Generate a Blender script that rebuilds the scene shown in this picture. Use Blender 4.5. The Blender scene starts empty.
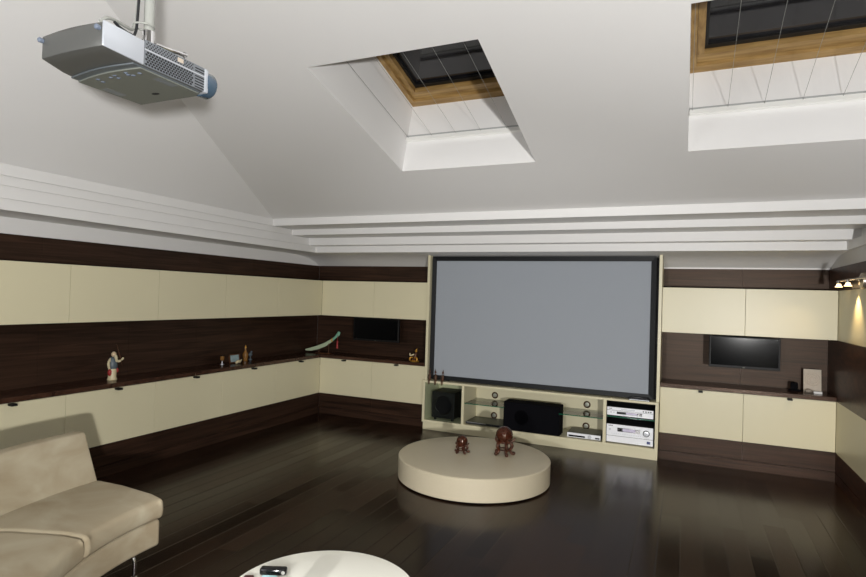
import bpy, bmesh, math, random
from mathutils import Vector, Matrix
random.seed(4)
PI = math.pi
SC = bpy.context.scene
COL = SC.collection

# ------------------------------------------------------------------ materials
def new_mat(name):
    m = bpy.data.materials.new(name); m.use_nodes = True
    nt = m.node_tree
    return m, nt, nt.nodes['Principled BSDF']

def S(r, g, b):
    f = lambda c: (c/255/12.92) if c/255 <= 0.04045 else ((c/255+0.055)/1.055)**2.4
    return (f(r), f(g), f(b), 1.0)

def plain(name, col, rough=0.5, metal=0.0, noise=0.0, nscale=8.0, bump=0.0, bscale=200.0, **kw):
    m, nt, b = new_mat(name)
    b.inputs['Base Color'].default_value = col
    b.inputs['Roughness'].default_value = rough
    b.inputs['Metallic'].default_value = metal
    for k, v in kw.items():
        b.inputs[k].default_value = v
    tc = nt.nodes.new('ShaderNodeTexCoord')
    if noise:
        n = nt.nodes.new('ShaderNodeTexNoise'); n.inputs['Scale'].default_value = nscale
        n.inputs['Detail'].default_value = 5
        nt.links.new(tc.outputs['Object'], n.inputs['Vector'])
        mx = nt.nodes.new('ShaderNodeMix'); mx.data_type = 'RGBA'
        mx.inputs[6].default_value = tuple(c*(1-noise) for c in col[:3])+(1,)
        mx.inputs[7].default_value = tuple(min(1, c*(1+noise)) for c in col[:3])+(1,)
        nt.links.new(n.outputs['Fac'], mx.inputs[0]); nt.links.new(mx.outputs[2], b.inputs['Base Color'])
    if bump:
        n2 = nt.nodes.new('ShaderNodeTexNoise'); n2.inputs['Scale'].default_value = bscale
        bp = nt.nodes.new('ShaderNodeBump'); bp.inputs['Strength'].default_value = bump
        bp.inputs['Distance'].default_value = 0.002
        nt.links.new(tc.outputs['Object'], n2.inputs['Vector'])
        nt.links.new(n2.outputs['Fac'], bp.inputs['Height']); nt.links.new(bp.outputs['Normal'], b.inputs['Normal'])
    return m

def wood(name, dark, light, scale, rough=0.4, distort=1.0, detail=6, spec=0.5):
    m, nt, b = new_mat(name)
    tc = nt.nodes.new('ShaderNodeTexCoord'); mp = nt.nodes.new('ShaderNodeMapping')
    mp.inputs['Scale'].default_value = scale
    n = nt.nodes.new('ShaderNodeTexNoise'); n.inputs['Scale'].default_value = 1.0
    n.inputs['Detail'].default_value = detail; n.inputs['Distortion'].default_value = distort
    cr = nt.nodes.new('ShaderNodeValToRGB')
    cr.color_ramp.elements[0].position = 0.32; cr.color_ramp.elements[0].color = dark
    cr.color_ramp.elements[1].position = 0.7; cr.color_ramp.elements[1].color = light
    nt.links.new(tc.outputs['Object'], mp.inputs['Vector']); nt.links.new(mp.outputs['Vector'], n.inputs['Vector'])
    nt.links.new(n.outputs['Fac'], cr.inputs['Fac']); nt.links.new(cr.outputs['Color'], b.inputs['Base Color'])
    b.inputs['Roughness'].default_value = rough
    b.inputs['Specular IOR Level'].default_value = spec
    b.inputs['Specular Tint'].default_value = (1.0, 0.82, 0.68, 1)
    return m

def thin_glass(name, tint, refl=0.08, rough=0.0):
    m = bpy.data.materials.new(name); m.use_nodes = True
    nt = m.node_tree; nt.nodes.clear()
    out = nt.nodes.new('ShaderNodeOutputMaterial'); mix = nt.nodes.new('ShaderNodeMixShader')
    tr = nt.nodes.new('ShaderNodeBsdfTransparent'); gl = nt.nodes.new('ShaderNodeBsdfGlossy')
    lw = nt.nodes.new('ShaderNodeFresnel'); lw.inputs['IOR'].default_value = 1.45
    tr.inputs['Color'].default_value = tint; gl.inputs['Roughness'].default_value = rough
    gl.inputs['Color'].default_value = (1, 1, 1, 1)
    nt.links.new(lw.outputs['Fac'], mix.inputs['Fac']); nt.links.new(tr.outputs['BSDF'], mix.inputs[1])
    nt.links.new(gl.outputs['BSDF'], mix.inputs[2]); nt.links.new(mix.outputs['Shader'], out.inputs['Surface'])
    return m

def emissive(name, col, strength):
    m, nt, b = new_mat(name)
    b.inputs['Base Color'].default_value = col
    b.inputs['Emission Color'].default_value = col
    b.inputs['Emission Strength'].default_value = strength
    return m

def floor_mat():
    m, nt, b = new_mat('espresso_plank_floor')
    L = nt.links.new
    def math_(op, a, c=None):
        n = nt.nodes.new('ShaderNodeMath'); n.operation = op
        for i, v in enumerate((a, c)):
            if v is None: continue
            if isinstance(v, (int, float)): n.inputs[i].default_value = v
            else: L(v, n.inputs[i])
        return n.outputs[0]
    tc = nt.nodes.new('ShaderNodeTexCoord'); sp = nt.nodes.new('ShaderNodeSeparateXYZ')
    L(tc.outputs['Object'], sp.inputs[0])
    u = math_('DIVIDE', sp.outputs['X'], 0.142); pi_ = math_('FLOOR', u); fu = math_('FRACT', u)
    wn = nt.nodes.new('ShaderNodeTexWhiteNoise'); wn.noise_dimensions = '1D'; L(pi_, wn.inputs['W'])
    v = math_('ADD', math_('DIVIDE', sp.outputs['Y'], 1.25), math_('MULTIPLY', wn.outputs['Value'], 7.0))
    bi = math_('FLOOR', v); fv = math_('FRACT', v)
    cb = nt.nodes.new('ShaderNodeCombineXYZ'); L(pi_, cb.inputs[0]); L(bi, cb.inputs[1])
    w2 = nt.nodes.new('ShaderNodeTexWhiteNoise'); w2.noise_dimensions = '2D'; L(cb.outputs[0], w2.inputs['Vector'])
    # grain
    mp = nt.nodes.new('ShaderNodeMapping'); mp.inputs['Scale'].default_value = (60, 2.5, 1)
    L(tc.outputs['Object'], mp.inputs['Vector'])
    gn = nt.nodes.new('ShaderNodeTexNoise'); gn.inputs['Scale'].default_value = 1; gn.inputs['Detail'].default_value = 5
    L(mp.outputs[0], gn.inputs['Vector'])
    val = math_('ADD', math_('MULTIPLY', w2.outputs['Value'], 0.7), math_('MULTIPLY', gn.outputs['Fac'], 0.4))
    cr = nt.nodes.new('ShaderNodeValToRGB')
    cr.color_ramp.elements[0].position = 0.1; cr.color_ramp.elements[0].color = S(20, 11, 7)
    cr.color_ramp.elements[1].position = 1.0; cr.color_ramp.elements[1].color = S(46, 29, 20)
    L(val, cr.inputs['Fac'])
    # joints
    e1 = math_('MINIMUM', fu, math_('SUBTRACT', 1.0, fu)); e2 = math_('MINIMUM', fv, math_('SUBTRACT', 1.0, fv))
    j = math_('MINIMUM', math_('MULTIPLY', e1, 0.142), math_('MULTIPLY', e2, 2.6))
    jm = math_('LESS_THAN', j, 0.0016)
    mx = nt.nodes.new('ShaderNodeMix'); mx.data_type = 'RGBA'
    L(jm, mx.inputs[0]); L(cr.outputs['Color'], mx.inputs[6]); mx.inputs[7].default_value = S(14, 9, 8)
    L(mx.outputs[2], b.inputs['Base Color'])
    L(math_('ADD', 0.17, math_('MULTIPLY', w2.outputs['Value'], 0.10)), b.inputs['Roughness'])
    # every plank lies at its own slight tilt and is a touch cupped
    tilt = math_('MULTIPLY', math_('SUBTRACT', w2.outputs['Value'], 0.5), math_('MULTIPLY', fu, 0.0022))
    cup = math_('MULTIPLY', math_('SUBTRACT', 1.0, math_('MINIMUM', math_('MULTIPLY', e1, 30.0), 1.0)), -0.0008)
    bp = nt.nodes.new('ShaderNodeBump'); bp.inputs['Strength'].default_value = 0.7; bp.inputs['Distance'].default_value = 1.0
    L(math_('ADD', tilt, cup), bp.inputs['Height']); L(bp.outputs['Normal'], b.inputs['Normal'])
    b.inputs['Specular IOR Level'].default_value = 0.22
    b.inputs['Specular Tint'].default_value = (1.0, 0.78, 0.6, 1)
    return m

M = {}
M['plaster'] = plain('white_ceiling_plaster', (0.86, 0.855, 0.848, 1), 0.75, noise=0.012, nscale=1.5)
M['wallpaint'] = plain('white_wall_paint', (0.78, 0.775, 0.77, 1), 0.7)
M['gloss_white'] = plain('white_satin_paint', (0.74, 0.735, 0.725, 1), 0.4)
M['cream'] = plain('cream_lacquer', S(212, 205, 174), 0.36, noise=0.01, nscale=2)
M['cream_body'] = plain('cream_carcass', S(208, 200, 174), 0.5)
M['veneer'] = wood('dark_wenge_veneer', S(27, 17, 12), S(60, 41, 31), (1.3, 1.3, 34), 0.42, spec=0.3)
M['veneer_top'] = wood('dark_wenge_worktop', S(38, 21, 15), S(70, 45, 34), (3.0, 22, 22), 0.25)
M['burl'] = wood('dark_burl_veneer', S(28, 15, 10), S(74, 47, 34), (2.6, 2.6, 6), 0.36, spec=0.3, distort=4.0)
M['floor'] = floor_mat()
M['pine'] = wood('varnished_pine', S(134, 104, 60), S(182, 150, 96), (3, 30, 30), 0.35, distort=0.4)
M['pine_v'] = wood('varnished_pine_rail', S(134, 104, 60), S(182, 150, 96), (30, 3, 30), 0.35, distort=0.4)
M['black'] = plain('matte_black', S(10, 10, 11), 0.5, **{'Specular IOR Level': 0.25})
M['black_gloss'] = plain('black_gloss_plastic', S(8, 8, 10), 0.12)
M['black_cloth'] = plain('black_speaker_cloth', S(10, 10, 14), 0.95, bump=0.3, bscale=900, **{'Specular IOR Level': 0.1})
M['frame_black'] = plain('black_velvet_frame', S(15, 18, 21), 0.5, **{'Specular IOR Level': 0.25})
M['screen'] = plain('grey_projection_fabric', S(154, 160, 168), 0.85, noise=0.03, nscale=160)
M['tv_hole'] = plain('black_cone_cloth', S(4, 4, 6), 0.95, **{'Specular IOR Level': 0.05})
M['tv_screen'] = plain('dark_tv_panel', S(4, 5, 6), 0.1, **{'Specular IOR Level': 0.2})
M['suede'] = wood('beige_suede', S(154, 141, 117), S(178, 169, 147), (3.2, 3.2, 5.0), 0.9, distort=0.6, detail=4, spec=0.12)
M['chrome'] = plain('chrome', (0.75, 0.75, 0.76, 1), 0.12, 1.0)
M['silver'] = plain('brushed_silver', S(205, 208, 214), 0.3, 0.55)
M['silver_face'] = plain('pale_silver_panel', S(238, 240, 245), 0.35, 0.1)
M['dark_top'] = plain('dark_steel_lid', S(70, 72, 62), 0.4, 0.3)
M['proj_dark'] = plain('charcoal_plastic', S(92, 93, 91), 0.42, 0.25)
M['proj_plate'] = plain('charcoal_panel', S(122, 126, 120), 0.4, 0.3)
M['proj_band'] = plain('slate_band', S(100, 107, 112), 0.35, 0.35)
M['proj_silver'] = plain('silver_plastic', S(190, 195, 203), 0.3, 0.35)
M['proj_vent'] = plain('grey_vent_plastic', S(122, 127, 133), 0.4, 0.3)
M['hole'] = plain('vent_dark', S(22, 24, 27), 0.7)
M['btn'] = plain('blue_grey_rubber', S(104, 114, 130), 0.5)
M['lens'] = plain('blue_lens_cap', S(66, 86, 104), 0.25, **{'Coat Weight': 0.5})
M['white_cable'] = plain('white_cable', S(150, 152, 147), 0.5)
M['ball'] = wood('polished_redwood', S(34, 13, 8), S(74, 35, 22), (14, 14, 40), 0.12, distort=2)
M['carved'] = wood('carved_redwood', S(32, 13, 8), S(84, 42, 26), (30, 30, 50), 0.35)
M['white_top'] = plain('white_gloss_top', S(248, 247, 236), 0.25)
M['ottoman'] = plain('cream_stone_lacquer', S(192, 182, 158), 0.42, noise=0.03, nscale=60)
M['glass'] = thin_glass('clear_glass', (0.90, 0.96, 0.92, 1))
M['glass_door'] = thin_glass('smoked_glass', (0.93, 0.97, 0.945, 1))
M['glass_edge'] = plain('green_glass_edge', S(22, 96, 70), 0.1)
M['night_glass'] = plain('night_window_glass', S(24, 24, 28), 0.06)
M['gasket'] = plain('black_rubber', S(9, 9, 9), 0.5)
M['shade'] = plain('charcoal_blackout_cloth', S(50, 50, 54), 0.6)
M['bronze'] = plain('bronze_ring', S(72, 48, 28), 0.35, 0.5)
M['grom'] = plain('grey_grommet', S(150, 152, 140), 0.4, 0.4)
M['bulb'] = emissive('lit_frosted_bell', (1.0, 0.70, 0.36, 1), 5.5)
M['brass'] = plain('satin_nickel', S(190, 178, 160), 0.25, 0.8)
M['gold'] = plain('gold_paint', S(196, 146, 60), 0.3, 0.6)
M['amber'] = plain('amber_glaze', S(128, 90, 44), 0.2)
M['skin'] = plain('painted_skin', S(214, 190, 156), 0.5)
M['slate_cloth'] = plain('slate_blue_glaze', S(84, 96, 104), 0.4)
M['ivory'] = plain('ivory_glaze', S(205, 192, 156), 0.4)
M['red'] = plain('red_glaze', S(150, 36, 34), 0.5)
M['jade'] = plain('pale_jade', S(176, 190, 160), 0.3, noise=0.15, nscale=40)
M['jade_dark'] = plain('green_jade', S(124, 176, 150), 0.3)
M['brown_fig'] = wood('carved_brown_wood', S(40, 22, 13), S(98, 60, 36), (20, 20, 20), 0.4)
M['stone'] = plain('pale_carved_stone', S(196, 184, 168), 0.7, noise=0.1, nscale=30, bump=0.5, bscale=90)
M['stone_dk'] = plain('grey_pebble', S(150, 140, 128), 0.7)
M['rail'] = plain('white_enamel_rail', (0.90, 0.90, 0.87, 1), 0.3)
M['rail_shade'] = plain('grey_rail_shade_strip', S(176, 178, 178), 0.5)  # grey strip painted as the thin line of shade above the blind rail
M['picture'] = plain('blue_grey_picture', S(140, 160, 165), 0.5, noise=0.5, nscale=30)
M['cyan'] = plain('pale_cyan_plastic', S(190, 232, 236), 0.3)
M['maroon'] = plain('dark_maroon_plastic', S(70, 26, 28), 0.35)
M['display'] = plain('black_display', S(10, 10, 16), 0.1)
M['display_pale'] = plain('pale_display_glass', S(205, 198, 222), 0.2)
M['blue_badge'] = plain('navy_badge', S(52, 62, 112), 0.4)
M['shadow_cup'] = plain('shadow_cup_grey', S(190, 190, 180), 0.4)

# ------------------------------------------------------------------ geometry
class G:
    """collects shapes in world coordinates, then links them as ONE mesh object"""
    def __init__(self): self.bm = bmesh.new(); self.mats = []; self.mi = 0
    def use(self, mat):
        if mat not in self.mats: self.mats.append(mat)
        self.mi = self.mats.index(mat); return self
    def _fin(self, faces):
        for f in faces: f.material_index = self.mi
    def poly(self, pts):
        f = self.bm.faces.new([self.bm.verts.new(p) for p in pts]); self._fin([f]); return self
    def hexa(self, p):
        v = [self.bm.verts.new(q) for q in p]
        fs = [self.bm.faces.new([v[i] for i in ix]) for ix in ((3,2,1,0),(4,5,6,7),(0,1,5,4),(1,2,6,5),(2,3,7,6),(3,0,4,7))]
        self._fin(fs); return self
    def box(self, x0, y0, z0, x1, y1, z1):
        return self.hexa([(x0,y0,z0),(x1,y0,z0),(x1,y1,z0),(x0,y1,z0),(x0,y0,z1),(x1,y0,z1),(x1,y1,z1),(x0,y1,z1)])
    def loft(self, rings, cap=True, closed=True):
        vr = [[self.bm.verts.new(p) for p in r] for r in rings]; fs = []
        n = len(rings[0])
        for a, b in zip(vr, vr[1:]):
            for i in range(n if closed else n-1):
                fs.append(self.bm.faces.new([a[i], a[(i+1) % n], b[(i+1) % n], b[i]]))
        if cap:
            fs.append(self.bm.faces.new(vr[0][::-1])); fs.append(self.bm.faces.new(vr[-1]))
        self._fin(fs); return self
    def prism(self, pts, d):
        d = Vector(d); return self.loft([[Vector(p) for p in pts], [Vector(p)+d for p in pts]])
    def lathe(self, prof, c, seg=32, axis='Z'):
        c = Vector(c); rings = []
        for r, h in prof:
            r = max(r, 1e-4); ring = []
            for i in range(seg):
                a = 2*PI*i/seg
                if axis == 'Z': q = Vector((r*math.cos(a), r*math.sin(a), h))
                elif axis == 'Y': q = Vector((r*math.cos(a), h, r*math.sin(a)))
                else: q = Vector((h, r*math.cos(a), r*math.sin(a)))
                ring.append(c+q)
            rings.append(ring)
        return self.loft(rings)
    def cyl(self, c, r, h, axis='Z', seg=24, r2=None):
        return self.lathe([(r, 0), (r2 if r2 is not None else r, h)], c, seg, axis)
    def ring(self, c, R, r, axis='Z', seg=32, k=8):
        c = Vector(c); rows = []
        for i in range(seg+1):
            a = 2*PI*i/seg; row = []
            for j in range(k):
                b = 2*PI*j/k; rr = R+r*math.cos(b); h = r*math.sin(b)
                if axis == 'Z': q = (rr*math.cos(a), rr*math.sin(a), h)
                elif axis == 'Y': q = (rr*math.cos(a), h, rr*math.sin(a))
                else: q = (h, rr*math.cos(a), rr*math.sin(a))
                row.append(c+Vector(q))
            rows.append(row)
        return self.loft(rows, cap=False)
    def sphere(self, c, r, seg=24, rings=14, sc=(1,1,1)):
        prof = [(max(1e-4, math.sin(PI*i/rings)), -math.cos(PI*i/rings)) for i in range(rings+1)]
        c = Vector(c); rr = []
        for q, h in prof:
            rr.append([c+Vector((q*r*sc[0]*math.cos(2*PI*i/seg), q*r*sc[1]*math.sin(2*PI*i/seg), h*r*sc[2])) for i in range(seg)])
        return self.loft(rr)
    def tube(self, pts, r, seg=10, smooth=0):
        pts = [Vector(p) for p in pts]
        if smooth:
            q = []
            P = [pts[0]]+pts+[pts[-1]]
            for i in range(1, len(P)-2):
                for k in range(smooth):
                    t = k/smooth; a, b, c, d = P[i-1:i+3]
                    q.append(0.5*((2*b)+(c-a)*t+(2*a-5*b+4*c-d)*t*t+(3*b-a-3*c+d)*t**3))
            q.append(pts[-1]); pts = q
        rs = r if isinstance(r, (list, tuple)) else None
        rings = []; up = Vector((0.123, 0.456, 0.88)).normalized()
        for i, p in enumerate(pts):
            t = (pts[min(i+1, len(pts)-1)]-pts[max(i-1, 0)]).normalized()
            s = t.cross(up).normalized(); w = s.cross(t)
            if rs: f = i/(len(pts)-1)*(len(rs)-1); k = min(int(f), len(rs)-2); rad = rs[k]*(1-f+k)+rs[k+1]*(f-k)
            else: rad = r
            rings.append([p+s*rad*math.cos(2*PI*j/seg)+w*rad*math.sin(2*PI*j/seg) for j in range(seg)])
        return self.loft(rings)
    def build(self, name, mat=None, parent=None, bevel=0.0, bseg=2, bang=0.6, smooth=None, origin=None, label=None):
        bm = self.bm
        bmesh.ops.recalc_face_normals(bm, faces=bm.faces)
        if bevel:
            es = [e for e in bm.edges if len(e.link_faces) == 2 and e.calc_face_angle(0) > bang]
            bmesh.ops.bevel(bm, geom=es, offset=bevel, segments=bseg, affect='EDGES', profile=0.5, clamp_overlap=True)
        off = Vector((0, 0, 0))
        if parent is not None:
            q = parent
            while q is not None: off += q.location; q = q.parent
        elif origin is not None: off = Vector(origin)
        if off.length: bmesh.ops.translate(bm, verts=bm.verts, vec=-off)
        me = bpy.data.meshes.new(name); bm.to_mesh(me); bm.free()
        ms = self.mats if self.mats else [mat]
        for x in ms: me.materials.append(x)
        if smooth is not None:
            me.shade_smooth(); me.set_sharp_from_angle(angle=smooth)
        o = bpy.data.objects.new(name, me); COL.objects.link(o)
        if parent is not None: o.parent = parent
        elif origin is not None: o.location = origin
        if label: o['label'] = label
        return o

def tag(o, label, cat, group=None):
    o['label'] = label; o['category'] = cat
    if group: o['group'] = group
    return o
def thing(name, loc, label, cat, group=None):
    o = bpy.data.objects.new(name, None); o.empty_display_size = 0.05
    COL.objects.link(o); o.location = loc
    return tag(o, label, cat, group)
def struct(o): o['kind'] = 'structure'; return o
def struct_empty(name, loc):
    o = bpy.data.objects.new(name, None); COL.objects.link(o); o.location = loc; o['kind'] = 'structure'; return o
bx = lambda *a: G().box(*a)

# ------------------------------------------------------------------ key dimensions (metres)
D = 6.51            # plane of the cabinet fronts on the screen wall
BW = 6.91           # screen wall behind the niches
XL = -4.574         # plane of the cabinet fronts on the left
LW = -4.92          # left wall behind the niches
XR = 1.33           # right wall
LB, LT, UB, UT, BT = 0.279, 0.7626, 1.344, 1.818, 2.043
CT = 0.803          # worktop height
YN = 1.28           # near end of the left cabinet run
SL = 0.2736         # pitch of the roof over the screen wall
Z0, Y0 = 2.493, 5.25

# ------------------------------------------------------------------ room shell
struct(G().use(M['floor']).box(-5.2, -3.6, -0.1, 1.6, 7.2, 0.0).build('floor'))
struct(G().use(M['wallpaint']).box(-5.08, -3.5, 0, LW-0.012, BW+0.012, 4.2).build('wall_left'))
struct(G().use(M['wallpaint']).box(-5.08, BW+0.012, 0, XR+0.40, 7.08, 4.2).build('wall_screen'))
struct(G().use(M['wallpaint']).box(XR+0.012, -3.5, 0, XR+0.40, BW+0.012, 2.175).box(XR+0.24, -3.5, 2.175, XR+0.40, BW+0.012, 4.2).build('wall_right'))
struct(G().use(M['veneer']).box(-5.08, -3.64, 0, XR+0.40, -3.5, 4.2).build('wall_rear'))

def seams(a, b, cuts):
    c = [a]+[q for q in cuts if a < q < b]+[b]
    return list(zip(c, c[1:]))
# dark veneer panelling behind niches and above the cabinets
g = G().use(M['veneer'])
for a, b in seams(-3.5, BW, (1.3, 2.15, 2.986, 3.827, 4.662, 5.523, 6.383)):
    g.box(LW-0.012, a+0.0008, 0.60, LW, b-0.0008, BT)
struct(g.build('trim_1'))
g = G().use(M['veneer'])
for a, b in seams(LW, -2.94, (-3.754,))+seams(-0.25, XR, (0.55,)):
    g.box(a+0.0008, BW, 0.60, b-0.0008, BW+0.012, BT)
struct(g.build('trim_2'))
# flat panelled right wall: dark and cream bands
g = G().use(M['burl'])
for z0, z1 in ((0, 0.088), (0.094, LB), (LT, UB), (UT, BT)):
    g.box(XR, -3.5, z0, XR+0.012, BW+0.012, z1)
struct(g.build('trim_3'))
g = G().use(M['cream'])
for z0, z1 in ((LB, LT), (UB, UT)):
    for a, b in seams(-3.5, BW+0.012, (-2.0, -0.5, 1.0, 2.5, 4.0, 5.25)):
        g.box(XR, a+0.0008, z0, XR+0.012, b-0.0008, z1)
struct(g.build('trim_4'))
# dark base panels and plinths under the cabinets
LCUT = (YN, 2.145, 3.008, 3.86, 4.72, 5.597, D)
g = G().use(M['veneer'])
for a, b in zip(LCUT, LCUT[1:]):
    g.box(LW, a+0.001, 0.096, XL, b-0.001, LB-0.003)
g.box(LW, YN, 0, XL-0.004, D, 0.090)
struct(g.build('baseboard_left'))
g = G().use(M['veneer'])
BL = (XL, -3.754, -2.96); BR = (-0.232, 0.551, XR)
for cuts in (BL, BR):
    for a, b in zip(cuts, cuts[1:]):
        g.box(a+0.001, D, 0.096, b-0.001, BW, LB-0.003)
    g.box(cuts[0], D+0.004, 0, cuts[-1], BW, 0.090)
struct(g.build('baseboard_screen'))

# ------------------------------------------------------------------ ceiling: hipped slopes with two window wells
zB = lambda y: Z0+(Y0-y)*SL
HX = lambda y: -4.41+(Y0-y)*0.4152
N = Vector((0, SL, 1)).normalized(); U = Vector((0, -1, SL)).normalized()   # N outwards, U up the slope
RX = XR+0.26
SKY = ((-2.283, -1.105), (-0.009, 1.166)); SY0, SY1 = 4.380, 2.995
DEP = 0.66
cP = lambda x, y: (x, y, zB(y))
g = G().use(M['plaster'])
g.poly([cP(HX(Y0), Y0), cP(RX, Y0), cP(RX, SY0), cP(SKY[1][1], SY0), cP(SKY[1][0], SY0), cP(SKY[0][1], SY0), cP(SKY[0][0], SY0), cP(HX(SY0), SY0)])
g.poly([cP(HX(SY0), SY0), cP(SKY[0][0], SY0), cP(SKY[0][0], SY1), cP(HX(SY1), SY1)])
g.poly([cP(SKY[0][1], SY0), cP(SKY[1][0], SY0), cP(SKY[1][0], SY1), cP(SKY[0][1], SY1)])
g.poly([cP(SKY[1][1], SY0), cP(RX, SY0), cP(RX, SY1), cP(SKY[1][1], SY1)])
g.poly([cP(HX(SY1), SY1), cP(SKY[0][0], SY1), cP(SKY[0][1], SY1), cP(SKY[1][0], SY1), cP(SKY[1][1], SY1), cP(RX, SY1), cP(RX, 0), cP(HX(0), 0)])
zr = zB(0)
g.poly([(-4.41, Y0, Z0), (HX(0), 0, zr), (HX(0), -3.55, zr), (-4.41, -3.55, Z0)])            # left slope
g.poly([(HX(0), 0, zr), (RX, 0, zr), (RX, -3.55, zr-0.95), (HX(0), -3.55, zr-0.95)])          # rear slope
g.poly([(HX(0), 0, zr), (HX(0), -3.55, zr-0.95), (HX(0), -3.55, zr)])
for x0, x1 in SKY:
    c = [Vector(cP(x0, SY0)), Vector(cP(x1, SY0)), Vector(cP(x1, SY1)), Vector(cP(x0, SY1))]
    t = [q+N*DEP for q in c]
    for i in range(4):
        g.poly([c[i], c[(i+1) % 4], t[(i+1) % 4], t[i]])
struct(g.build('ceiling'))

# stepped cornice: four broad steps over the screen wall, thin ones along both side walls
STEP = ((2.413, Z0, 5.25, -4.410, 1.50), (2.345, 2.413, 5.63, -4.426, 1.44), (2.255, 2.345, 5.99, -4.440, 1.378), (2.175, 2.255, 6.16, -4.456, 1.312))
for i, (z0, z1, ys, x0, x1) in enumerate(STEP):
    g = G().use(M['gloss_white'])
    pts = [(LW-0.012, -3.5), (x0, -3.5), (x0, ys), (x1, ys), (x1, -3.5), (XR+0.25, -3.5), (XR+0.25, BW+0.012), (LW-0.012, BW+0.012)]
    g.prism([(x, y, z0) for x, y in pts], (0, 0, z1-z0))
    struct(g.build('trim_%d' % (5+i)))
# coved soffit from the lowest step down to the panelling
COVE = [(6.165, 2.1745), (6.36, 2.170), (6.54, 2.158), (6.68, 2.132), (6.80, 2.095), (BW+0.012, 2.043)]
g = G().use(M['plaster'])
prof = COVE+[(BW+0.012, 2.1749)]
g.prism([(LW-0.012, y, z) for y, z in prof], (XR-LW+0.024, 0, 0))
struct(g.build('trim_9', smooth=0.5))
struct(G().use(M['gloss_white']).box(-0.23, BW-0.012, BT-0.004, XR, BW+0.012, BT+0.010).build('trim_10'))

# ------------------------------------------------------------------ roof windows in the wells
def slab(gm, o, ux, uy, un, a0, a1, b0, b1, n0, n1):
    p = lambda a, b, n: o+ux*a+uy*b+un*n
    gm.hexa([p(a0,b0,n0),p(a1,b0,n0),p(a1,b1,n0),p(a0,b1,n0),p(a0,b0,n1),p(a1,b0,n1),p(a1,b1,n1),p(a0,b1,n1)])
Xv = Vector((1, 0, 0))
BLABEL = ('folded window blind with guide cords in the left roof window well', 'folded window blind with guide cords in the right roof window well')
for k, (x0, x1) in enumerate(SKY):
    o = Vector(cP(x0, SY0)); W = x1-x0; H = (Vector(cP(x0, SY1))-o).length
    w = struct_empty('window_%d' % (k+1), o+N*DEP)
    def ringpart(name, mH, mV, m0, m1, n0, n1, par, q=0.55):
        gm = G(); s0, s1 = m0*q, m1*q
        gm.use(mH); slab(gm, o, Xv, U, N, s0, W-s0, m0, m1, n0, n1); slab(gm, o, Xv, U, N, s0, W-s0, H-m1, H-m0, n0, n1)
        gm.use(mV); slab(gm, o, Xv, U, N, s0, s1, m1, H-m1, n0, n1); slab(gm, o, Xv, U, N, W-s1, W-s0, m1, H-m1, n0, n1)
        return gm.build(name, None, par)
    ringpart('frame', M['pine'], M['pine_v'], 0.0, 0.075, DEP-0.02, DEP+0.06, w)
    s = ringpart('sash', M['pine'], M['pine_v'], 0.079, 0.165, DEP+0.005, DEP+0.075, w)
    ringpart('gasket', M['gasket'], M['gasket'], 0.165, 0.205, DEP+0.05, DEP+0.085, w)
    gm = G().use(M['night_glass']); slab(gm, o, Xv, U, N, 0.10, W-0.10, 0.18, H-0.18, DEP+0.072, DEP+0.08); gm.build('pane', None, w)
    # blind
    b = thing('window_blind', o+N*0.30, BLABEL[k], 'blind', 'window blinds in the roof wells')
    gm = G().use(M['rail']); slab(gm, o, Xv, U, N, 0.003, W-0.003, 0.003, 0.034, 0.280, 0.298); slab(gm, o, Xv, U, N, 0.003, W-0.003, 0.003, 0.026, 0.302, 0.318); gm.use(M['rail_shade']); slab(gm, o, Xv, U, N, 0.003, W-0.003, 0.003, 0.030, 0.318, 0.330)
    r = gm.build('bottom_rail', None, b)
    gm = G().use(M['black']); slab(gm, o, Xv, U, N, W-0.028, W-0.003, 0.034, 0.05, 0.295, 0.32); gm.build('end_cap', None, r)
    gm = G().use(M['gloss_white']); slab(gm, o, Xv, U, N, 0.003, W-0.003, H-0.06, H-0.005, 0.275, 0.325); gm.build('top_rail', None, b)
    cords = [0.022]+[0.249+0.223*i for i in range(4)]+[W-0.022]
    for a in cords:
        G().use(M['white_cable']).tube([o+Xv*a+U*0.02+N*0.312, o+Xv*a+U*(H-0.03)+N*0.312], 0.0013, 6).build('guide_cord', None, b)

# ------------------------------------------------------------------ cabinets
ORD = ('next to the corner', 'second from the corner', 'third from the corner', 'fourth from the corner', 'fifth from the corner')
DG = 0.0015
def handle(parent, x, y, axis):
    g = G().use(M['black'])
    if axis == 'X': g.box(x-0.004, y-0.020, 0.741, x+0.055, y+0.020, 0.758)
    else: g.box(x-0.020, y-0.055, 0.741, x+0.020, y+0.004, 0.758)
    g.build('handle', None, parent, bevel=0.002, label='small black tab handle')
for i in range(1, 6):
    y0, y1 = LCUT[i], LCUT[i+1]; k = ORD[5-i]
    c = thing('wall_cabinet', ((LW+XL)/2, (y0+y1)/2, UB), 'cream upper cabinet on the left wall, %s' % k, 'cabinet', 'upper cabinets on the left wall')
    bx(LW+0.002, y0+0.001, UB+0.002, XL-0.02, y1-0.001, UT-0.001).build('body', M['cream_body'], c)
    bx(XL-0.02, y0+DG, UB, XL, y1-DG, UT).build('door', M['cream'], c, bevel=0.0012)
    c = thing('base_cabinet', ((LW+XL)/2, (y0+y1)/2, LB), 'cream lower cabinet under the left worktop, %s' % k, 'cabinet', 'lower cabinets on the left wall')
    bx(LW+0.002, y0+0.001, LB, XL-0.02, y1-0.001, LT-0.001).build('body', M['cream_body'], c)
    d = bx(XL-0.02, y0+DG, LB+0.001, XL, y1-DG, LT-0.004).build('door', M['cream'], c, bevel=0.0012)
    handle(d, XL, {5: 6.055, 4: 5.177, 3: 4.328, 2: 3.458, 1: 2.594}[i], 'X')
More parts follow.
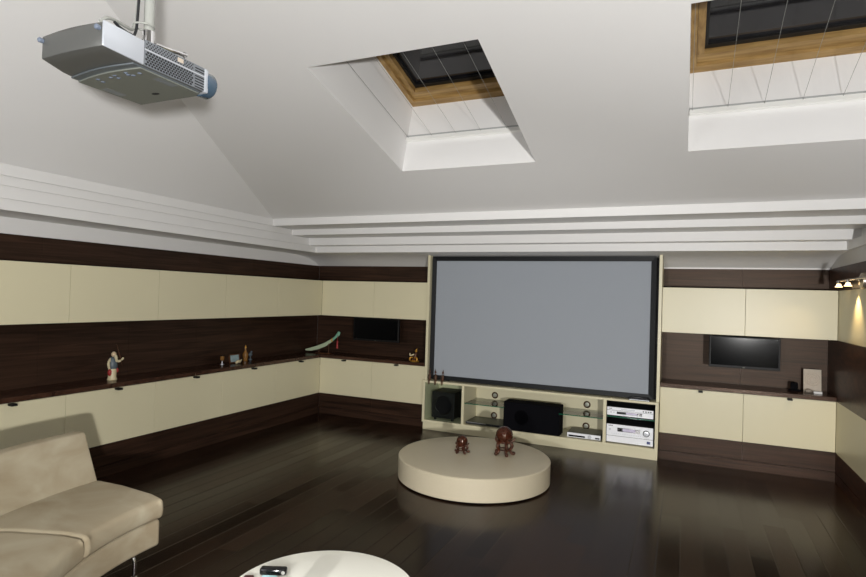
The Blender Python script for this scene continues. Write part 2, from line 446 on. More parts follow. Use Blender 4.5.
for a, b, wh, hx in ((XL, -3.754, 'left of the screen, beside the room corner', -4.174), (-3.754, -2.962, 'immediately left of the screen', -3.38), (-0.230, 0.551, 'immediately right of the screen', 0.159), (0.551, XR-0.002, 'beside the right wall corner', 0.947)):
    c = thing('wall_cabinet', ((a+b)/2, (D+BW)/2, UB), 'cream upper cabinet on the screen wall, %s' % wh, 'cabinet', 'upper cabinets on the screen wall')
    bx(a+0.001, D+0.02, UB+0.002, b-0.001, BW-0.002, UT-0.001).build('body', M['cream_body'], c)
    bx(a+DG, D, UB, b-DG, D+0.02, UT).build('door', M['cream'], c, bevel=0.0012)
    c = thing('base_cabinet', ((a+b)/2, (D+BW)/2, LB), 'cream lower cabinet on the screen wall, %s' % wh, 'cabinet', 'lower cabinets on the screen wall')
    bx(a+0.001, D+0.02, LB, b-0.001, BW-0.002, LT-0.001).build('body', M['cream_body'], c)
    d = bx(a+DG, D, LB+0.001, b-DG, D+0.02, LT-0.004).build('door', M['cream'], c, bevel=0.0012)
    handle(d, hx, D, 'Y')
# worktops
g = G().use(M['veneer_top'])
g.prism([(LW+0.001, 2.145, LT), (XL+0.008, 2.145, LT), (XL+0.008, D-0.008, LT), (-2.9605, D-0.008, LT), (-2.9605, BW-0.001, LT), (LW+0.001, BW-0.001, LT)], (0, 0, CT-LT))
tag(g.build('worktop', bevel=0.0015, origin=(XL, D, LT)), 'long dark brown L-shaped worktop over the left cream cabinets', 'worktop', 'dark worktops')
tag(bx(-0.2305, D-0.008, LT, XR-0.001, BW-0.001, CT).build('worktop', M['veneer_top'], bevel=0.0015, origin=(0.55, 6.7, LT)), 'short dark brown worktop right of the projection screen', 'worktop', 'dark worktops')

# ------------------------------------------------------------------ media unit below and around the screen
mu = thing('media_unit', (-1.59, 6.65, 0), 'cream open media unit with compartments under the projection screen', 'media unit')
YF, YB = 6.40, 6.85
mu_back = 6.905
bx(-2.947, 6.412, 0, -0.237, mu_back, 0.0935).build('plinth', M['cream'], mu, bevel=0.001)
bx(-2.958, YF, 0.094, -0.235, mu_back, 0.120).build('bottom_panel', M['cream'], mu, bevel=0.0015)
bx(-2.958, YF, 0.581, -0.235, mu_back, 0.605).build('top_panel', M['cream'], mu, bevel=0.0015)
bx(-2.958, YF+0.001, 0.120, -2.928, mu_back, 0.581).build('side_panel', M['cream'], mu)
bx(-0.266, YF+0.001, 0.120, -0.235, mu_back, 0.581).build('side_panel', M['cream'], mu)
bx(-2.438, YF+0.001, 0.120, -2.407, mu_back, 0.581).build('divider', M['cream'], mu)
bx(-0.792, YF+0.001, 0.120, -0.760, mu_back, 0.581).build('divider', M['cream'], mu)
bx(-2.407, YB, 0.120, -0.792, mu_back, 0.581).build('back_panel', M['cream'], mu)
bx(-2.928, YB, 0.120, -2.438, mu_back, 0.581).build('back_panel', M['cream'], mu)
g = G().use(M['black']).box(-0.760, YB, 0.120, -0.266, mu_back, 0.581).box(-0.2675, YF+0.03, 0.1205, -0.266, YB, 0.5805).box(-0.760, YF+0.03, 0.1205, -0.7585, YB, 0.5805).box(-0.7585, YF+0.03, 0.5795, -0.2675, YB, 0.5809)
g.build('black_lining', None, mu, label='black lining of the hi-fi compartment')
sh = bx(-2.406, 6.425, 0.368, -0.793, 6.848, 0.376).build('glass_shelf', M['glass'], mu, label='clear glass shelf')
bx(-2.406, 6.419, 0.3675, -0.793, 6.425, 0.3765).build('shelf_edge', M['glass_edge'], sh, label='green glass edge')
sh = bx(-0.758, 6.425, 0.406, -0.268, 6.848, 0.413).build('glass_shelf', M['glass'], mu, label='clear glass shelf')
bx(-0.758, 6.419, 0.4055, -0.268, 6.425, 0.4135).build('shelf_edge', M['glass_edge'], sh, label='green glass edge')
gd = bx(-2.924, 6.409, 0.124, -2.442, 6.413, 0.577).build('glass_door', M['glass_door'], mu, label='smoked glass door')
def up_panel(x0, x1):
    pts = [(x0, 6.45, 0.605)]+[(x0, 6.45, 2.160)]+[(x0, y, z-0.004) for y, z in COVE[2:-1]]+[(x0, 6.905, 2.040), (x0, 6.905, 0.605)]
    G().use(M['cream']).prism(pts, (x1-x0, 0, 0)).build('upright_panel', None, mu)
up_panel(-2.958, -2.926); up_panel(-0.262, -0.232)
bx(-2.926, 6.60, 0.605, -0.262, 6.62, 2.135).build('gap_shade_board', M['black'], mu)  # black sheet added so the gap beside the screen frame reads as shade
for x, z in ((-2.162, 0.430), (-1.033, 0.432), (-2.167, 0.178), (-1.038, 0.180)):
    gr = G().use(M['bronze']).ring((x, YB-0.003, z), 0.033, 0.009, 'Y', 24, 8).build('cable_grommet', None, mu, smooth=0.8)
    G().use(M['grom']).lathe([(0.029, 0), (0.029, -0.004), (0.012, -0.006), (0.011, -0.003), (0.0, -0.003)], (x, YB-0.001, z), 20, 'Y').build('cap', None, gr, smooth=0.6)

# projection screen
ps = thing('projection_screen', (-1.60, 6.52, 0.606), 'large grey projection screen in a black frame', 'screen')
xa, xb, za, zb = -2.915, -0.294, 0.617, 2.147
ia, ib, ja, jb = -2.862, -0.345, 0.668, 2.094
g = G().use(M['frame_black'])
def mitre(P0, P1, Q1, Q0):
    yf, ym, yb = 6.494, 6.503, 6.54
    g.hexa([(P0[0], yf, P0[1]), (P1[0], yf, P1[1]), (Q1[0], ym, Q1[1]), (Q0[0], ym, Q0[1]), (P0[0], yb, P0[1]), (P1[0], yb, P1[1]), (Q1[0], yb, Q1[1]), (Q0[0], yb, Q0[1])])
o4 = [(xa, za), (xb, za), (xb, zb), (xa, zb)]; i4 = [(ia, ja), (ib, ja), (ib, jb), (ia, jb)]
for i in range(4): mitre(o4[i], o4[(i+1) % 4], i4[(i+1) % 4], i4[i])
g.build('frame', None, ps)
bx(ia-0.002, 6.512, ja-0.002, ib+0.002, 6.52, jb+0.002).build('screen_fabric', M['screen'], ps)
for x in (-2.7, -0.5): G().use(M['frame_black']).box(x-0.05, 6.505, 0.6052, x+0.05, 6.54, 0.618).build('foot_block', None, ps)

# ------------------------------------------------------------------ hi-fi
t = thing('subwoofer', (-2.69, 6.62, 0.12), 'black cube subwoofer in the left glazed compartment', 'speaker')
bx(-2.855, 6.46, 0.150, -2.553, 6.80, 0.470).build('cabinet', M['black'], t, bevel=0.006)
G().use(M['black_gloss']).ring((-2.70, 6.457, 0.312), 0.108, 0.007, 'Y', 40, 8).build('driver_ring', None, t, smooth=0.8)
G().use(M['black_cloth']).lathe([(0.104, 0.0), (0.09, -0.001), (0.06, 0.012), (0.032, 0.02), (0.030, 0.008), (0.0, 0.002)], (-2.70, 6.455, 0.312), 40, 'Y').build('driver_cone', None, t, smooth=0.6)
for x in (-2.82, -2.59):
    for y in (6.50, 6.76): G().use(M['black']).cyl((x, y, 0.120), 0.018, 0.031, seg=16).build('foot', None, t)
t = thing('center_speaker', (-1.585, 6.50, 0.12), 'wide black centre speaker with cloth front in middle compartment', 'speaker')
bx(-1.918, 6.42, 0.121, -1.262, 6.62, 0.448).build('cabinet', M['black_cloth'], t, bevel=0.006)
bx(-1.908, 6.408, 0.129, -1.272, 6.421, 0.438).build('cloth_grille', M['black_cloth'], t, bevel=0.004)
G().use(M['tv_hole']).cyl((-1.70, 6.4075, 0.285), 0.082, -0.002, 'Y', 40).build('woofer', None, t)
t = thing('disc_player', (-2.17, 6.62, 0.12), 'thin dark disc player on the shelf bottom beside the subwoofer', 'disc player')
bx(-2.395, 6.455, 0.126, -1.935, 6.80, 0.152).build('housing', M['dark_top'], t, bevel=0.002)
bx(-2.395, 6.449, 0.130, -1.935, 6.456, 0.150).build('front_panel', M['hole'], t)
bx(-2.385, 6.447, 0.146, -2.14, 6.450, 0.150).build('trim_strip', M['silver'], t)
bx(-2.06, 6.446, 0.132, -1.98, 6.450, 0.142).build('disc_tray', M['display'], t)
for x in (-2.36, -1.98): G().use(M['black']).cyl((x, 6.50, 0.120), 0.014, 0.007, seg=14).build('foot', None, t)
t = thing('set_top_box', (-1.0, 6.58, 0.12), 'silver set-top box on the shelf bottom right of the centre speaker', 'set-top box')
bx(-1.180, 6.452, 0.126, -0.818, 6.72, 0.178).build('housing', M['dark_top'], t, bevel=0.003)
f = bx(-1.180, 6.444, 0.126, -0.818, 6.453, 0.176).build('front_panel', M['silver_face'], t, bevel=0.002)
bx(-1.165, 6.4425, 0.134, -0.985, 6.4455, 0.152).build('display', M['display'], f)
bx(-0.875, 6.4425, 0.134, -0.828, 6.4455, 0.150).build('display', M['display'], f)
G().use(M['silver']).cyl((-0.935, 6.444, 0.150), 0.02, -0.010, 'Y', 24).build('round_button', None, f, bevel=0.002)
for x in (-1.15, -0.85):
    for y in (6.48, 6.69): G().use(M['black']).cyl((x, y, 0.120), 0.012, 0.007, seg=14).build('foot', None, t)
# dvd recorder on the glass shelf
t = thing('disc_player', (-0.523, 6.6, 0.413), 'slim silver disc player on the glass shelf above the receiver', 'disc player')
bx(-0.752, 6.456, 0.4185, -0.290, 6.78, 0.505).build('housing', M['hole'], t, bevel=0.002)
f = bx(-0.757, 6.446, 0.4185, -0.286, 6.457, 0.507).build('front_panel', M['silver_face'], t, bevel=0.002)
bx(-0.655, 6.4420, 0.437, -0.448, 6.4475, 0.463).build('display', M['display'], f)
bx(-0.560, 6.4400, 0.440, -0.448, 6.4425, 0.460).build('display_glass', M['display_pale'], f)
bx(-0.448, 6.4420, 0.437, -0.398, 6.4475, 0.463).build('display', M['display'], f)
bx(-0.756, 6.4450, 0.4715, -0.287, 6.4470, 0.4745).build('groove', M['hole'], f)
bx(-0.612, 6.4440, 0.482, -0.470, 6.4470, 0.496).build('disc_tray', M['silver'], f, bevel=0.002)
for x in (-0.385, -0.360, -0.335, -0.312): bx(x-0.007, 6.4435, 0.482, x+0.007, 6.4470, 0.493).build('button', M['hole'], f)
G().use(M['silver']).cyl((-0.715, 6.446, 0.452), 0.009, -0.005, 'Y', 18).build('button', None, f)
G().use(M['silver']).cyl((-0.685, 6.446, 0.452), 0.007, -0.005, 'Y', 18).build('button', None, f)
g = G().use(M['hole'])
for i in range(5): g.box(-0.735+i*0.006, 6.4445, 0.487, -0.731+i*0.006, 6.4465, 0.494)
g.build('emblem', None, f)
for x in (-0.72, -0.32):
    for y in (6.49, 6.74): G().use(M['black']).cyl((x, y, 0.4132), 0.012, 0.0056, seg=14).build('foot', None, t)
# receiver
t = thing('av_receiver', (-0.52, 6.6, 0.12), 'large silver receiver with round volume knob in right compartment', 'receiver')
bx(-0.754, 6.456, 0.1275, -0.287, 6.80, 0.322).build('housing', M['hole'], t, bevel=0.003)
f = bx(-0.758, 6.445, 0.130, -0.284, 6.457, 0.322).build('front_panel', M['silver_face'], t, bevel=0.002)
bx(-0.645, 6.4410, 0.250, -0.414, 6.4465, 0.290).build('display', M['display'], f)
bx(-0.590, 6.4390, 0.256, -0.462, 6.4415, 0.286).build('display_glass', M['display_pale'], f)
kn = G().use(M['hole']).cyl((-0.352, 6.445, 0.258), 0.034, -0.004, 'Y', 32).build('volume_knob', None, f)
G().use(M['silver']).lathe([(0.028, 0), (0.027, -0.018), (0.020, -0.020), (0.0, -0.018)], (-0.352, 6.442, 0.258), 32, 'Y').build('knob_cap', None, kn, smooth=0.6)
bx(-0.757, 6.4440, 0.1975, -0.285, 6.4462, 0.2005).build('groove', M['hole'], f)
for i in range(14):
    x = -0.70+i*0.0225
    bx(x-0.005, 6.4425, 0.221, x+0.005, 6.4465, 0.227).build('button', M['silver'], f)
G().use(M['silver']).cyl((-0.722, 6.445, 0.268), 0.011, -0.004, 'Y', 20).build('button', None, f)
bx(-0.345, 6.4430, 0.150, -0.310, 6.4462, 0.178).build('badge', M['blue_badge'], f)
g = G().use(M['hole'])
for i in range(6): g.box(-0.738+i*0.008, 6.4440, 0.302, -0.733+i*0.008, 6.4460, 0.310)
g.build('emblem', None, f)
for c in (-0.66, -0.56, -0.38):
    g = G().use(M['hole'])
    for i in range(4): g.box(c+i*0.017, 6.52, 0.3218, c+0.008+i*0.017, 6.70, 0.3228)
    g.build('vent', None, t)
for x in (-0.72, -0.32):
    for y in (6.50, 6.76): G().use(M['black']).cyl((x, y, 0.1202), 0.015, 0.0075, seg=14).build('foot', None, t)

# small wooden figurines on the front edge of the media unit
def sitter(x, lean, h, label):
    y, z = 6.409, 0.605
    t = thing('carved_figurine', (x, y, z), label, 'figurine', 'slim wooden figurines on the media unit')
    G().use(M['brown_fig']).tube([(x, y, z+0.003), (x, y, z+0.02), (x+lean*0.3, y, z+h*0.42), (x+lean*0.4, y, z+h*0.62)], [0.010, 0.014, 0.013, 0.006], 12, 5).build('body', None, t, smooth=0.9)
    G().use(M['brown_fig']).sphere((x+lean*0.4, y-0.002, z+h*0.74), 0.0125, 14, 10, (0.9, 1, 1.15)).tube([(x+lean*0.4, y, z+h*0.80), (x+lean, y, z+h)], [0.006, 0.0015], 8).build('head', None, t, smooth=0.9)
    for s_ in (-1, 1):
        G().use(M['brown_fig']).tube([(x+0.005*s_, y-0.004, z+0.009), (x+0.007*s_, y-0.018, z+0.006), (x+0.007*s_, y-0.0195, z-0.018), (x+0.006*s_, y-0.0195, z-0.036), (x+0.006*s_, y-0.029, z-0.038)], [0.006, 0.006, 0.005, 0.0045, 0.004], 8, 4).build('leg', None, t, smooth=0.9)
        G().use(M['brown_fig']).tube([(x+0.010*s_, y, z+h*0.50), (x+0.018*s_, y-0.006, z+h*0.30), (x+0.010*s_, y-0.012, z+0.016)], [0.0045, 0.004, 0.003], 8, 4).build('arm', None, t, smooth=0.9)
sitter(-2.872, 0.006, 0.155, 'slim seated wooden figurine before the black screen frame, leftmost of three')
sitter(-2.788, -0.010, 0.150, 'slim seated wooden figurine above the subwoofer, middle of three')
sitter(-2.698, 0.012, 0.148, 'slim seated wooden figurine above the subwoofer, rightmost of three')
t = thing('sensor_bar', (-0.43, 6.44, 0.605), 'small flat smoked plastic device on the media unit under the screen corner', 'device')
bx(-0.535, 6.415, 0.6052, -0.322, 6.485, 0.628).build('housing', M['black_gloss'], t, bevel=0.005)
bx(-0.528, 6.4125, 0.609, -0.330, 6.4155, 0.615).build('front_strip', M['silver'], t)
bx(-0.52, 6.43, 0.628, -0.335, 6.48, 0.640).build('raised_lid', M['black_gloss'], t, bevel=0.004)

# ------------------------------------------------------------------ flat televisions under the upper cabinets
for x0, x1, y, lab in ((-4.085, -3.398, 6.555, 'small black flat television hanging under left upper cabinets'), (0.232, 0.868, 6.535, 'small black flat television hanging under right upper cabinets')):
    z0, z1 = (1.028, 1.334) if x0 < -1 else (1.010, 1.330)
    t = thing('television', ((x0+x1)/2, y+0.02, z0), lab, 'television', 'flat televisions in the niches')
    bx(x0, y, z0, x1, y+0.045, z1).build('housing', M['black'], t, bevel=0.004)
    bx(x0+0.016, y-0.0015, z0+0.026, x1-0.016, y+0.001, z1-0.012).build('display', M['tv_screen'], t)
    bx((x0+x1)/2-0.010, y-0.002, z0+0.008, (x0+x1)/2+0.010, y+0.001, z0+0.016).build('badge', M['dark_top'], t)
    for x in (x0+0.01, x1-0.01):
        bx(x-0.008, y+0.010, z1-0.03, x+0.008, y+0.03, UB).build('hinge', M['hole'], t)

# ------------------------------------------------------------------ sofa: a curved sectional round the white table
SCx, SCy = -1.43, 2.42
def sector(prof, a0, a1, n):
    g = G(); rings = []
    for i in range(n+1):
        a = math.radians(a0+(a1-a0)*i/n)
        rings.append([(SCx+r*math.cos(a), SCy+r*math.sin(a), z) for r, z in prof])
    return g.loft(rings)
sofa = thing('sofa', (SCx-1.75, SCy-0.6, 0), 'curved beige suede sofa with chrome legs', 'sofa')
AE = 246
sector([(1.366, 0.135), (1.366, 0.292), (2.13, 0.292), (2.13, 0.135)], 179.5, AE, 44).build('base', M['suede'], sofa, bevel=0.022, bseg=4, smooth=0.9)
def cushion(a0, a1, dz=0):
    prof = [(1.350, 0.296), (1.343, 0.35), (1.350, 0.410), (1.45, 0.426+dz), (1.7, 0.434+dz), (1.9, 0.428+dz), (1.985, 0.418), (1.985, 0.296)]
    sector(prof, a0, a1, 20).build('seat_cushion', M['suede'], sofa, bevel=0.030, bseg=5, bang=0.75, smooth=0.9)
cushion(179.1, 203.4); cushion(203.7, 224.5); cushion(224.8, AE)
sector([(1.93, 0.42), (2.06, 0.695), (2.072, 0.71), (2.150, 0.71), (2.165, 0.695), (2.155, 0.14), (2.133, 0.14), (2.133, 0.297), (1.95, 0.297)], 179.6, AE, 44).build('backrest', M['suede'], sofa, bevel=0.026, bseg=4, bang=0.75, smooth=0.9)
def sofa_leg(a, r, out):
    a = math.radians(a); u = Vector((math.cos(a), math.sin(a), 0)); c = Vector((SCx, SCy, 0))
    P = lambda rr, z: c+u*rr+Vector((0, 0, z))
    g = G().use(M['chrome']).tube([P(r+0.05*out, 0.131), P(r-0.01*out, 0.118), P(r-0.028*out, 0.085), P(r-0.030*out, 0.04), P(r-0.028*out, 0.006)], 0.0105, 12, 5)
    g.lathe([(0.018, 0), (0.018, 0.006), (0.010, 0.009)], P(r-0.028*out, 0.0), 18)
    g.build('leg', None, sofa, smooth=0.8, label='bent chrome leg')
sofa_leg(185.5, 1.43, 1); sofa_leg(184, 2.05, -1); sofa_leg(213, 1.43, 1); sofa_leg(213, 2.05, -1); sofa_leg(241, 1.43, 1); sofa_leg(242, 2.05, -1)

# ------------------------------------------------------------------ low round plinth table with two wooden balls
OC = (-1.745, 4.94)
t = thing('low_round_table', (OC[0], OC[1], 0), 'low drum-shaped cream table in front of the media unit', 'table')
G().use(M['ottoman']).lathe([(0.684, 0.012), (0.690, 0.016), (0.690, 0.197), (0.682, 0.2035), (0.674, 0.205), (0.3, 0.205), (0.0, 0.205)], (*OC, 0), 96).build('drum', None, t, smooth=0.5)
G().use(M['black']).cyl((*OC, 0), 0.66, 0.0125, seg=64).build('base_ring', None, t)
def ball_and_stand(cx, cy, R, zc, W, rot, l_stand, l_ball):
    z = 0.205
    t = thing('carved_stand', (cx, cy, z), l_stand, 'stand', 'carved stands on the low table')
    zr = zc-R*0.80; rr = R*0.62
    G().use(M['carved']).ring((cx, cy, zr), rr, R*0.13, 'Z', 28, 8).build('ring', None, t, smooth=0.8)
    for i in range(5):
        a = rot+2*PI*i/5; u = Vector((math.cos(a), math.sin(a), 0)); v = Vector((-u.y, u.x, 0)); c = Vector((cx, cy, 0))
        P = lambda r, h, s=0: c+u*r+v*s+Vector((0, 0, h))
        g = G().use(M['carved'])
        g.tube([P(rr*1.02, zr), P(W*0.42, z+(zr-z)*0.72), P(W*0.32, z+(zr-z)*0.40), P(W*0.40, z+(zr-z)*0.15), P(W*0.50, z+R*0.22)], [R*0.16, R*0.21, R*0.17, R*0.16, R*0.18], 10, 4)
        g.sphere(P(W*0.50, z+R*0.215), R*0.22, 10, 8)
        g.tube([P(rr*1.02, zr), P(R*0.98, zc-R*0.66), P(R*1.16, zc-R*0.44), P(R*1.26, zc-R*0.30)], [R*0.15, R*0.16, R*0.12, R*0.07], 10, 4)
        g.sphere(P(R*1.12, zc-R*0.56, R*0.15), R*0.12, 8, 6)
        g.build('leg', None, t, smooth=0.9)
    G().use(M['carved']).ring((cx, cy, z+(zr-z)*0.42), W*0.27, R*0.09, 'Z', 24, 6).build('lower_ring', None, t, smooth=0.8)
    tag(G().use(M['ball']).sphere((cx, cy, zc), R, 40, 24).build('wooden_ball', smooth=1.0, origin=(cx, cy, zc-R)), l_ball, 'ball', 'polished balls on carved stands')
ball_and_stand(-1.870, 4.955, 0.053, 0.312, 0.130, 0.5, 'smaller carved redwood stand, left one on the low cream table', 'smaller polished redwood ball, left one on the low cream table')
ball_and_stand(-1.506, 5.095, 0.079, 0.386, 0.175, 0.25, 'larger carved redwood stand, right one on the low cream table', 'larger polished redwood ball, right one on the low cream table')

# ------------------------------------------------------------------ white round table in the foreground
WC = (-1.338, 1.965); WT = 0.42
t = thing('round_coffee_table', (*WC, 0), 'glossy white round coffee table in the foreground beside the sofa', 'table')
G().use(M['white_top']).lathe([(0.38, WT-0.03), (0.391, WT-0.024), (0.393, WT-0.006), (0.390, WT-0.001), (0.386, WT), (0.0, WT)], (*WC, 0), 96).build('tabletop', None, t, smooth=0.5)
G().use(M['chrome']).lathe([(0.04, 0.012), (0.035, 0.03), (0.035, WT-0.05), (0.09, WT-0.031)], (*WC, 0), 32).build('pedestal', None, t, smooth=0.5)
G().use(M['chrome']).lathe([(0.21, 0), (0.21, 0.006), (0.05, 0.014), (0.0, 0.014)], (*WC, 0), 48).build('foot_disc', None, t, smooth=0.5)
RG = Matrix.Rotation(math.radians(24), 4, 'Z')
def turned(g, cx, cy):
    bmesh.ops.transform(g.bm, matrix=Matrix.Translation((cx, cy, 0)) @ RG, verts=g.bm.verts); return g
cx, cy = -1.612, 2.000
d = thing('pocket_gadget', (cx, cy, WT), 'black bar-shaped pocket gadget on the white round table', 'gadget')
turned(bx(-0.058, -0.018, WT+0.0003, 0.058, 0.018, WT+0.030), cx, cy).build('housing', M['black_gloss'], d, bevel=0.009, bseg=3, smooth=0.7)
turned(G().use(M['chrome']).cyl((0.046, -0.0175, WT+0.016), 0.008, -0.003, 'Y', 18), cx, cy).build('lens_button', None, d)
turned(bx(-0.010, -0.0185, WT+0.004, -0.008, -0.0175, WT+0.027), cx, cy).build('groove', M['hole'], d)
cx, cy = -1.592, 1.946
d = thing('paper_pack', (cx, cy, WT), 'pale cyan flat pack in front of the black gadget on white table', 'pack')
turned(bx(-0.034, -0.040, WT+0.0003, 0.030, 0.022, WT+0.014), cx, cy).build('pack', M['cyan'], d, bevel=0.003)
turned(bx(-0.0335, -0.0405, WT+0.002, 0.0295, -0.0395, WT+0.012), cx, cy).build('end_flap', M['gloss_white'], d)
cx, cy = -1.672, 1.908
d = thing('lighter', (cx, cy, WT), 'dark maroon lighter left of the cyan pack on white table', 'lighter')
turned(bx(-0.020, -0.022, WT+0.0003, 0.020, 0.022, WT+0.014), cx, cy).build('body', M['maroon'], d, bevel=0.005, bseg=3, smooth=0.7)
turned(bx(0.0195, -0.009, WT+0.003, 0.026, 0.009, WT+0.012), cx, cy).build('metal_tip', M['chrome'], d, bevel=0.002)
t = thing('shadow_cup', (-1.380, 1.780, WT), 'frosted cup added out of view on the white round table to cast a shadow', 'glass')  # added out of view to throw the streak of shadow across the tabletop
G().use(M['shadow_cup']).lathe([(0.036, 0.0004), (0.042, 0.004), (0.045, 0.116), (0.042, 0.116), (0.037, 0.012), (0.0, 0.010)], (-1.380, 1.780, WT), 32).build('cup', None, t, smooth=0.6)

# ------------------------------------------------------------------ projector hanging from the ceiling
pj = thing('projector', (-1.65, 1.24, 2.305), 'silver and charcoal projector hanging upside down from the ceiling', 'projector')
PX0, PX1, PXB = -1.808, -1.500, -1.773
def sect(y, x0, x1, z0, z1, n=10, bow=0.0025):
    # closed outline: bottom left -> right, then top right -> left, the top slightly bowed
    bot = [(x0+(x1-x0)*i/n, y, z0) for i in range(n+1)]
    top = [(x1+(x0-x1)*i/n, y, z1+bow*math.sin(PI*i/n)) for i in range(n+1)]
    return bot+top
secs = []
for y, x0, z0 in ((1.050, PXB+0.004, 2.321), (1.09, -1.785, 2.319), (1.135, -1.802, 2.316), (1.18, PX0, 2.314), (1.42, PX0, 2.314)):
    s = sect(y, x0, PX1, z0, 2.389)
    # convex rear face
    k = max(0, (1.12-y)/0.07)
    secs.append([(p[0], p[1]-0.006*k*math.sin(PI*(p[0]-x0)/(PX1-x0)), p[2]) for p in s])
G().use(M['proj_dark']).loft(secs).build('housing', None, pj, bevel=0.004, bseg=2, bang=0.8, smooth=0.5)
# silver cheek on the visible side
g = G().use(M['proj_silver'])
g.prism([(PX1-0.001, 1.048, 2.321), (PX1+0.003, 1.052, 2.321), (PX1+0.006, 1.10, 2.318), (PX1+0.006, 1.178, 2.315), (PX1-0.001, 1.178, 2.315)], (0, 0, 0.072))
g.build('side_cheek', None, pj, bevel=0.003, smooth=0.6, label='silver side cheek')
# control plate with an arced rear edge
arc = []
for i in range(17):
    x = PX0+0.004+(PX1-PX0-0.008)*i/16
    arc.append((x, 1.150+0.012*(1-i/16)-0.014*math.sin(PI*i/16)))
pts = arc+[(PX1-0.004, 1.405), (PX1-0.03, 1.418), (PX0+0.004, 1.418)]
G().use(M['proj_band']).prism([(x, y, 2.309) for x, y in pts], (0, 0, 0.006)).build('plate_rim', None, pj, bevel=0.003)
arc2 = [(x, y+0.024) for x, y in arc]
pts = [(x, y) for x, y in arc2]+[(PX1-0.007, 1.400), (PX1-0.034, 1.415), (PX0+0.008, 1.415)]
G().use(M['proj_plate']).prism([(x, y, 2.3045) for x, y in pts], (0, 0, 0.005)).build('control_plate', None, pj, bevel=0.0015)
zb_ = 2.3045
for x, y in ((-1.716,1.192),(-1.721,1.212),(-1.661,1.195),(-1.634,1.188),(-1.642,1.207),(-1.587,1.199),(-1.580,1.185),(-1.576,1.208),(-1.541,1.202)):
    G().use(M['btn']).sphere((x, y, zb_), 0.0062, 12, 8, (1.25, 1, 0.35)).build('button', None, pj, smooth=1.0)
for cx, cy in ((-1.528, 1.285), (-1.774, 1.292)):
    for i in range(7):
        bx(cx-0.014, cy-0.034+i*0.0105, zb_-0.0006, cx+0.014, cy-0.029+i*0.0105, zb_+0.001).build('vent_slot', M['proj_vent'], pj)
G().use(M['hole']).sphere((-1.650, 1.350, zb_), 0.011, 16, 8, (1.5, 0.8, 0.12)).build('sensor_window', None, pj, smooth=1.0)
# honeycomb vent
g = G().use(M['proj_vent'])
g.box(PX1-0.001, 1.180, 2.316, PX1+0.0035, 1.416, 2.393)
g.use(M['silver']).box(PX1+0.003, 1.181, 2.3625, PX1+0.0055, 1.414, 2.3660)
g.use(M['hole'])
def hexa_hole(y, z, r):
    g.prism([(PX1+0.0034, y+r*1.25*math.cos(PI/3*k), z+r*math.sin(PI/3*k)) for k in range(6)], (0.0006, 0, 0))
for row in range(6):
    for c in range(17):
        z = 2.3215+row*0.0072
        hexa_hole(1.188+c*0.0105+(0.005 if row % 2 else 0), z, 0.0036)
for row in range(4):
    for c in range(17): hexa_hole(1.188+c*0.0105+(0.005 if row % 2 else 0), 2.3700+row*0.0058, 0.0024)
for row in range(8): g.box(PX1+0.0034, 1.372, 2.3185+row*0.0088, PX1+0.0040, 1.412, 2.3225+row*0.0088)
g.build('vent_panel', None, pj, label='honeycomb vent panel')
bx(PX1+0.0045, 1.300, 2.374, PX1+0.006, 1.322, 2.387).build('sticker', M['stone'], pj)
g = G().use(M['proj_silver'])
g.prism([(-1.62, 1.41, 2.313), (PX1+0.006, 1.41, 2.313), (PX1+0.006, 1.428, 2.313), (-1.62, 1.434, 2.313)], (0, 0, 0.080))
g.build('lens_collar', None, pj, bevel=0.004, smooth=0.6)
ln = G().use(M['lens']).lathe([(0.044, 0), (0.044, 0.034), (0.040, 0.041), (0.035, 0.041), (0.032, 0.033), (0.0, 0.030)], (-1.532, 1.425, 2.352), 40, 'Y').build('lens', None, pj, smooth=0.6, label='blue lens cap')
for x, z in ((-1.764, 2.374), (-1.513, 2.372)):
    G().use(M['btn']).lathe([(0.0065, 0.0), (0.0075, -0.010), (0.0075, -0.016), (0.004, -0.019), (0.0, -0.019)], (x, 1.054, z), 18, 'Y').build('levelling_foot', None, pj, smooth=0.6)
# ceiling mount
px_, py_ = -1.568, 1.25
zc_ = zB(py_)
cm = thing('projector_mount', (px_, py_, 2.40), 'white pole and metal bracket carrying the projector', 'projector mount')
G().use(M['white_cable']).cyl((px_, py_, 2.452), 0.0155, zc_-2.452+0.003, seg=24).build('pole', None, cm, smooth=0.6)
G().use(M['gloss_white']).lathe([(0.075, 0.0), (0.075, -0.008), (0.03, -0.016), (0.0, -0.016)], (px_, py_, zc_-0.018), 32).build('ceiling_flange', None, cm, smooth=0.5)
g = G().use(M['chrome']).box(-1.72, 1.20, 2.4025, -1.53, 1.22, 2.408).box(-1.72, 1.30, 2.4025, -1.53, 1.32, 2.408).box(-1.60, 1.205, 2.408, -1.56, 1.315, 2.414)
g.cyl((px_, py_, 2.412), 0.019, 0.045, seg=20)
for x, y in ((-1.535, 1.21), (-1.535, 1.31), (-1.515, 1.345), (-1.70, 1.21), (-1.70, 1.31)): g.cyl((x, y, 2.392), 0.006, 0.030, seg=12)
g.tube([(-1.535, 1.25, 2.412), (-1.53, 1.30, 2.414), (-1.512, 1.35, 2.413)], 0.006, 10, 4)
g.build('bracket', None, cm, smooth=0.6)
G().use(M['white_cable']).tube([(-1.588, 1.235, zc_-0.03), (-1.590, 1.23, 2.75), (-1.590, 1.225, 2.52), (-1.580, 1.205, 2.452), (-1.562, 1.17, 2.436), (-1.545, 1.125, 2.430), (-1.532, 1.085, 2.420), (-1.530, 1.062, 2.400)], 0.0050, 10, 6).build('cable', None, cm, smooth=0.9, label='white cable')
